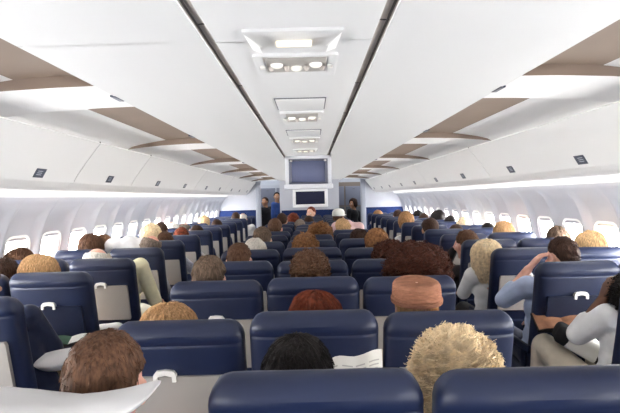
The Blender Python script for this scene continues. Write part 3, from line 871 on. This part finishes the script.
# --- left side
person(-20, 262, 2.75, hL(0, 0, .12), 'short', 'darkbrown', 'passenger in a navy jacket at the left edge with pillow on lap', 'tan', 'navy', 'khaki', seed=30, shoulder=(-1.665, 2.80, .94),
       arms={1: (V((-1.43, 2.88, .83)), V((-1.58, 3.08, .83)), (-.6, .8, 0), (0, 0, 1), .4)})
person(4, 258, 3.5, hL(1, 1), 'short', 'darkbrown', 'dark brown-haired passenger low at the left edge by the window', 'tan', 'navy', seed=31)
person(39, 254.5, 3.5, hL(1, 0, -.06), 'bob', 'sandy', 'woman with streaked blonde bob above the nearest left seat', 'fair', 'beige', seed=32, female=True, wide=1.1)
person(19, 248, 4.2, (-2.15, 4.40), 'bob', 'brown', 'brown-haired passenger by the bright left window', 'fair', 'grey', seed=33, tilt=.1, female=True)
person(97, 246, 4.25, hL(2, 0), 'fringe', 'white', 'bald man with white fringe in cream patterned shirt on the left', 'pink', 'cream', seed=34, hs=1.16, shoulder=(-1.555, 4.27, 1.04),
       arms={1: (V((-1.30, 4.34, .80)), V((-1.37, 4.60, .76)), (-.3, .9, -.1), (0, 0, 1), .5)})
person(91, 234, 5.05, (-2.08, 5.20), 'bob', 'brown', 'brown-haired passenger at the left window behind the bald man', 'fair', 'brown', seed=35, female=True)
person(104, 234.5, 5.2, (-1.80, 5.22), 'short', 'midbrown', 'small brown-haired child close to the white-shirted man', 'fair', 'grey', 'jeans', seed=36, hs=.85)
person(150, 233.5, 5.05, hL(3, 0), 'fringe', 'grey', 'balding man in white shirt leaning across the left aisle seat', 'pink', 'white', seed=37, tilt=.3, hs=1.05, shoulder=(-1.76, 5.12, 1.205))
person(151, 223.5, 5.9, hL(4, 1, .15), 'bob', 'paleblonde', 'pale blonde passenger beyond the white-shirted balding man', 'fair', 'white', seed=38, female=True)
person(161, 222, 6.7, hL(5, 1, .1), 'short', 'darkbrown', 'dark-haired passenger near the left window beyond the pale blonde one', 'tan', 'navy', seed=39)
person(164.5, 231.5, 5.9, hL(4, 0), 'short', 'brown', 'brown-haired man in patterned shirt, left aisle seat beyond the white shirt', 'tan', 'plaid', seed=40, hs=1.05,
       arms={1: (V((-1.325, 6.0, .80)), V((-1.36, 6.28, .76)), (-.3, .9, -.1), (0, 0, 1), .5)})
person(181.5, 227, 6.65, hL(5, 0), 'short', 'auburn', 'reddish-brown haired man in left aisle seat, sixth row', 'pink', 'white', seed=41, hs=1.1,
       arms={1: (V((-1.325, 6.8, .80)), V((-1.36, 7.05, .76)), (-.3, .9, -.1), (0, 0, 1), .5)})
person(173, 220.5, 8.2, hL(7, 1, .05), 'fringe', 'white', 'white-haired passenger near the left windows far ahead', 'pink', 'grey', seed=42, hs=1.05)
person(184, 221.5, 8.3, hL(7, 0, -.25), 'fringe', 'grey', 'pink balding head above the reddish-brown haired man', 'pink', 'grey', seed=43, hs=1.05)
person(197, 225, 7.4, hL(6, 0), 'short', 'darkbrown', 'dark-haired man in left aisle seat with head against the blue rest', 'tan', 'dkblue', seed=44, hs=1.1)
person(204, 215.5, 9.8, hL(9, 1, .02), 'bob', 'blonde', 'blonde passenger far ahead by the left windows', 'fair', 'white', seed=45, female=True)
person(217, 219, 9.0, hL(8, 0), 'short', 'darkbrown', 'dark-haired man in left aisle seat, third from the divider', 'tan', 'dkblue', seed=46, hs=1.05)
person(236, 212, 11.3, hL(11, 0), 'short', 'darkbrown', 'dark-haired passenger against the left blue divider', 'tan', 'white', seed=47, hs=1.05)
person(243, 212.5, 11.6, (-1.40, 11.75), 'fringe', 'white', 'white-haired passenger against the left blue divider', 'fair', 'white', seed=48, hs=1.05)
# --- right side
person(631, 274, 2.70, hR(0, 0, -.0), 'curlshort', 'black', 'woman in white blouse and trousers at the right edge with bent arm', 'dark', 'white', 'beige', seed=50, female=True, shoulder=(1.66, 2.70, .96), sleeve='half',
       arms={-1: (V((1.40, 2.80, .86)), V((1.50, 2.74, 1.05)), (.45, .1, 1), (-1, 0, 0), .6)},
       knees=[[(1.47, 2.72, .54), (1.37, 3.14, .70), (1.36, 3.24, .20)], [(1.66, 2.72, .54), (1.70, 3.16, .60), (1.70, 3.14, .10)]])
person(562, 236.5, 3.45, hR(1, 0, -.04), 'crop', 'darkbrown', 'man in light blue shirt holding one hand to his ear', 'pink', 'blue', 'navy', seed=51, hs=1.08, yaw=.25, nod=.15, vox=.006, shoulder=(1.57, 3.47, .975), sleeve='half',
       arms={-1: (V((1.28, 3.55, .90)), V((1.435, 3.52, 1.105)), (.55, -.05, .62), (-.7, .1, .5), .35)})
person(590, 231, 4.3, hR(2, 1), 'bob', 'blonde', 'woman with blonde bob by the bright right window', 'fair', 'grey', seed=52, female=True, wide=1.1)
person(487, 239.5, 4.22, hR(2, 0, -.12), 'long', 'paleblonde', 'woman with long pale blonde hair leaning into the right aisle', 'fair', 'white', 'black', seed=53, female=True, tilt=-.1, wide=1.15, shoulder=(1.44, 4.24, .99),
       arms={-1: (V((1.24, 4.36, .80)), V((1.30, 4.60, .76)), (.3, .9, -.1), (0, 0, 1), .5)})
person(558, 226, 5.1, (2.14, 5.30), 'bob', 'greybrown', 'grey-brown haired passenger against the right window glare', 'fair', 'grey', seed=54, female=True, hs=.92)
person(504, 221, 5.9, (2.12, 6.0), 'bob', 'sandy', 'sandy-haired woman in profile by the right windows', 'fair', 'grey', seed=55, female=True, yaw=-.4)
person(466, 230, 5.02, hR(3, 0, -.1), 'short', 'brown', 'brown-haired man in dark jacket resting his face on one hand', 'pink', 'black', seed=56, hs=1.15, yaw=.4,
       arms={-1: (V((1.24, 5.14, .82)), V((1.38, 5.14, 1.08)), (.3, .0, .8), (-.8, .3, .2), .6)})
person(456, 224, 6.6, (1.75, 6.70), 'short', 'darkbrown', 'dark-haired passenger beyond the man resting his face', 'tan', 'navy', seed=57, hs=1.0)
person(464, 217, 7.4, hR(6, 1, .0), 'bob', 'paleblonde', 'pale blonde passenger by the right windows, far ahead', 'fair', 'white', seed=58, female=True)
person(488, 222.5, 6.6, hR(5, 1), 'short', 'black', 'black-haired passenger low behind a bright blue seat, right side', 'tan', 'navy', seed=59)
person(450, 215.5, 8.2, hR(7, 1), 'short', 'black', 'low dark head near the right windows beyond the pale blonde one', 'tan', 'navy', seed=60)
person(438, 210, 8.9, hR(8, 1), 'curlshort', 'black', 'passenger with round black hair by the right windows', 'dark', 'black', seed=61, hs=1.2)
person(430, 217.5, 6.55, hR(5, 0, -.05), 'short', 'darkbrown', 'dark-haired man in dark jacket above a right aisle seat', 'tan', 'black', seed=62, hs=1.15, wide=1.05,
       arms={-1: (V((1.30, 6.70, .84)), V((1.34, 6.95, .76)), (.3, .9, -.1), (0, 0, 1), .5)})
person(424, 213, 9.7, hR(9, 1, -.1), 'short', 'darkbrown', 'dark-haired passenger left of the round black-haired one', 'tan', 'navy', seed=63, hs=1.1)
person(418, 210, 10.5, hR(10, 1), 'short', 'black', 'black-haired passenger by the right windows, second from the divider', 'tan', 'black', seed=64, hs=1.1)
person(406, 211, 8.15, hR(7, 0), 'bob', 'lightbrown', 'light brown-haired passenger in white top, right aisle seat', 'fair', 'white', seed=65, female=True, hs=1.1,
       arms={-1: (V((1.27, 8.25, .84)), V((1.34, 8.55, .76)), (.3, .9, -.1), (0, 0, 1), .5)})
person(398, 209.5, 10.5, hR(10, 0), 'short', 'darkbrown', 'dark-haired passenger in right aisle seat close to the divider', 'tan', 'navy', seed=66, hs=1.1)
person(378, 210, 12.0, (1.50, 12.2), 'bob', 'lightbrown', 'brown-haired passenger against the right blue divider', 'fair', 'dkblue', seed=67, female=True, hs=1.05)
finish_remesh()

# ================================================================== LOOSE THINGS
def pillow(name, c, half, label, cat='pillow', rotz=0, sag=0, roty=0, seed=1, par=None):
    mb = MB(); nu, nv = 44, 22; loops = []
    for k in range(nv+1):
        a = -PI/2+.03+(PI-.06)*k/nv; L = []
        for i in range(nu):
            t = 2*PI*i/nu
            ca, sa = math.cos(t), math.sin(t); e = .55
            x = math.copysign(abs(ca)**e, ca)*math.cos(a)**.6; y = math.copysign(abs(sa)**e, sa)*math.cos(a)**.6
            z = math.sin(a)*(1-.45*max(abs(x), abs(y))**3)
            p = Vector((x*half[0], y*half[1], z*half[2]))
            p.z -= sag*(1-min(1, abs(x))**2)
            p += Vector((1, 1, 1))*.006*noise.noise(p*11+Vector((seed, 0, 0))) 
            L.append(p)
        loops.append(L)
    mb.loft(loops, True, True)
    o = mb.build(name, M_PILLOW); o.location = c; o.rotation_euler = (0, roty, rotz)
    tag(o, label, cat); return o
# white pillow over the top of the seat at bottom left
p = at(72, 393, 1.10)
pillow('pillow', (p.x-.012, 1.115, p.z-.003), (.18, .085, .026), 'white pillow slung over the nearest seat top behind a cropped-haired man', sag=.046, seed=3)
p = at(55, 361, 2.80)
pillow('pillow', (-1.345, 2.80, p.z), (.14, .09, .048), 'white pillow on the lap of the navy-jacketed passenger', rotz=.5, seed=5)
p = at(106, 318, 3.6)
pillow('blanket', (p.x, 3.62, .725), (.12, .10, .06), 'crumpled white blanket under the beige tray on the left', 'blanket', rotz=.3, seed=8)

def sheet(rows, th=.003):
    """thin folded paper: grid rows with a back side"""
    mb = MB(); n = len(rows[0]); m_ = len(rows)
    a = [Vector(p) for r in rows for p in r]; b = [p + Vector((0, th, 0)) for p in a]
    fs = []
    for j in range(m_-1):
        for i in range(n-1):
            q = (j*n+i, j*n+i+1, (j+1)*n+i+1, (j+1)*n+i); fs.append(q); fs.append(tuple(k+n*m_ for k in q[::-1]))
    rim = [i for i in range(n)] + [j*n+n-1 for j in range(1, m_)] + [(m_-1)*n+i for i in range(n-2, -1, -1)] + [j*n for j in range(m_-2, 0, -1)]
    for k in range(len(rim)):
        i, j = rim[k], rim[(k+1) % len(rim)]; fs.append((i, j, j+n*m_, i+n*m_))
    mb.add(a+b, fs); return mb
# newspaper held up by the man at bottom centre
root = empty('newspaper', (.135, 1.76, .925)); root.scale = (.84, 1, 1); tag(root, 'open newspaper held up by the black-haired man at bottom centre', 'newspaper')
rows = []
for j in range(9):
    v = j/8; r_ = []
    for i in range(13):
        u = i/12
        r_.append((-.115+.23*u, -.02+.06*v+.012*math.sin(u*7)+.02*abs(u-.5), -.22+.36*v+.03*u*v-.02*abs(u-.6)+.006*math.sin(u*9)))
    rows.append(r_)
sheet(rows).build('page', M_PAPER, root)
mb = MB()
for c_ in range(4):
    for l_ in range(26):
        u0 = .05+.235*c_; u1 = u0+.19*R.uniform(.8, 1); v = .06+l_*.034
        if l_ % 9 == 0: continue
        def PP(u, v): return (-.115+.23*u, -.02+.06*v+.012*math.sin(u*7)+.02*abs(u-.5)-.0015, -.22+.36*v+.03*u*v-.02*abs(u-.6)+.006*math.sin(u*9))
        um = (u0+u1)/2
        mb.add([PP(u0, v), PP(um, v), PP(u1, v), PP(u1, v+.012), PP(um, v+.012), PP(u0, v+.012)], [(0, 1, 4, 5), (1, 2, 3, 4)])
mb.build('print', M_INK, root, False)
# second sheet corner in front of the centre-left seat, white strip above seat
def magazine(c, hx, hy, m1, label, rz=0, rx=0, m2=M_PAPER):
    root = empty('magazine', c); root.rotation_euler = (rx, 0, rz); tag(root, label, 'magazine')
    mb = MB(); mb.rbox((0, 0, 0), (hx, hy, .006), .003); mb.build('cover', M_BLACK, root)
    for s in (-1, 1):
        mb = MB(); rows = [[(s*hx*.95*i/6, hy*.94*(j*2-1), .007+.012*math.sin(PI*i/6)) for i in range(7)] for j in (0, 1)]
        mb.grid(rows); mb.grid([[(x, y, .004) for x, y, z in r_] for r_ in rows]); mb.build('page', m1 if s < 0 else m2, root)
    return root
magazine((1.47, 3.12, .84), .16, .11, M_BROWNP, 'open magazine with brown page on the lap of the woman at right edge', rz=-.2, rx=.25, m2=M_BROWNP)
magazine((-1.39, 3.0, .832), .13, .095, M_GREEN, 'open magazine with green page on the nearest left tray', rz=.3)
magazine((-1.46, 4.45, .69), .15, .11, M_PAPER, 'black magazine with white page beside the bald man', rz=-.5, rx=.3)
# handbag beside the woman at right edge
root = empty('handbag', (1.47, 2.95, .73)); root.rotation_euler = (0, .5, -.35); tag(root, 'black handbag with pale stripe on the right edge woman\'s knees', 'handbag')
mb = MB(); mb.rbox((0, 0, .04), (.15, .09, .05), .03); mb.build('bag_body', M_BLACK, root)
mb = MB(); mb.rbox((0, 0, .04), (.10, .0925, .0525), .03); mb.build('stripe', M_PAPER, root)

# ================================================================== LIGHT, WORLD, CAMERA
w = bpy.data.worlds.new('World'); SC.world = w; w.use_nodes = True
w.node_tree.nodes['Background'].inputs[0].default_value = (.9, .95, 1, 1); w.node_tree.nodes['Background'].inputs[1].default_value = 1.0

cam = bpy.data.cameras.new('Camera'); co = bpy.data.objects.new('Camera', cam); COL.objects.link(co)
cam.sensor_width = 36; cam.lens = F*36/620; cam.clip_start = .02; cam.clip_end = 100
pitch = math.atan((206.5-VY)/F); yawc = math.atan((VX-310)/F)
fw = Vector((-math.sin(yawc)*math.cos(pitch), math.cos(yawc)*math.cos(pitch), -math.sin(pitch)))
right0 = fw.cross(Vector((0, 0, 1))).normalized(); up0 = right0.cross(fw)
c, s = math.cos(ROLL), math.sin(ROLL)
right = right0*c - up0*s; up = right0*s + up0*c
co.matrix_world = Matrix(((right.x, up.x, -fw.x, 0), (right.y, up.y, -fw.y, 0), (right.z, up.z, -fw.z, EYE), (0, 0, 0, 1)))
SC.camera = co
SC.view_settings.view_transform = 'Standard'; SC.view_settings.look = 'None'; SC.view_settings.gamma = 1; SC.view_settings.exposure = .9
SC.cycles.use_denoising = True
SC.cycles.max_bounces = 14; SC.cycles.diffuse_bounces = 10; SC.cycles.glossy_bounces = 3
SC.cycles.sample_clamp_indirect = 8
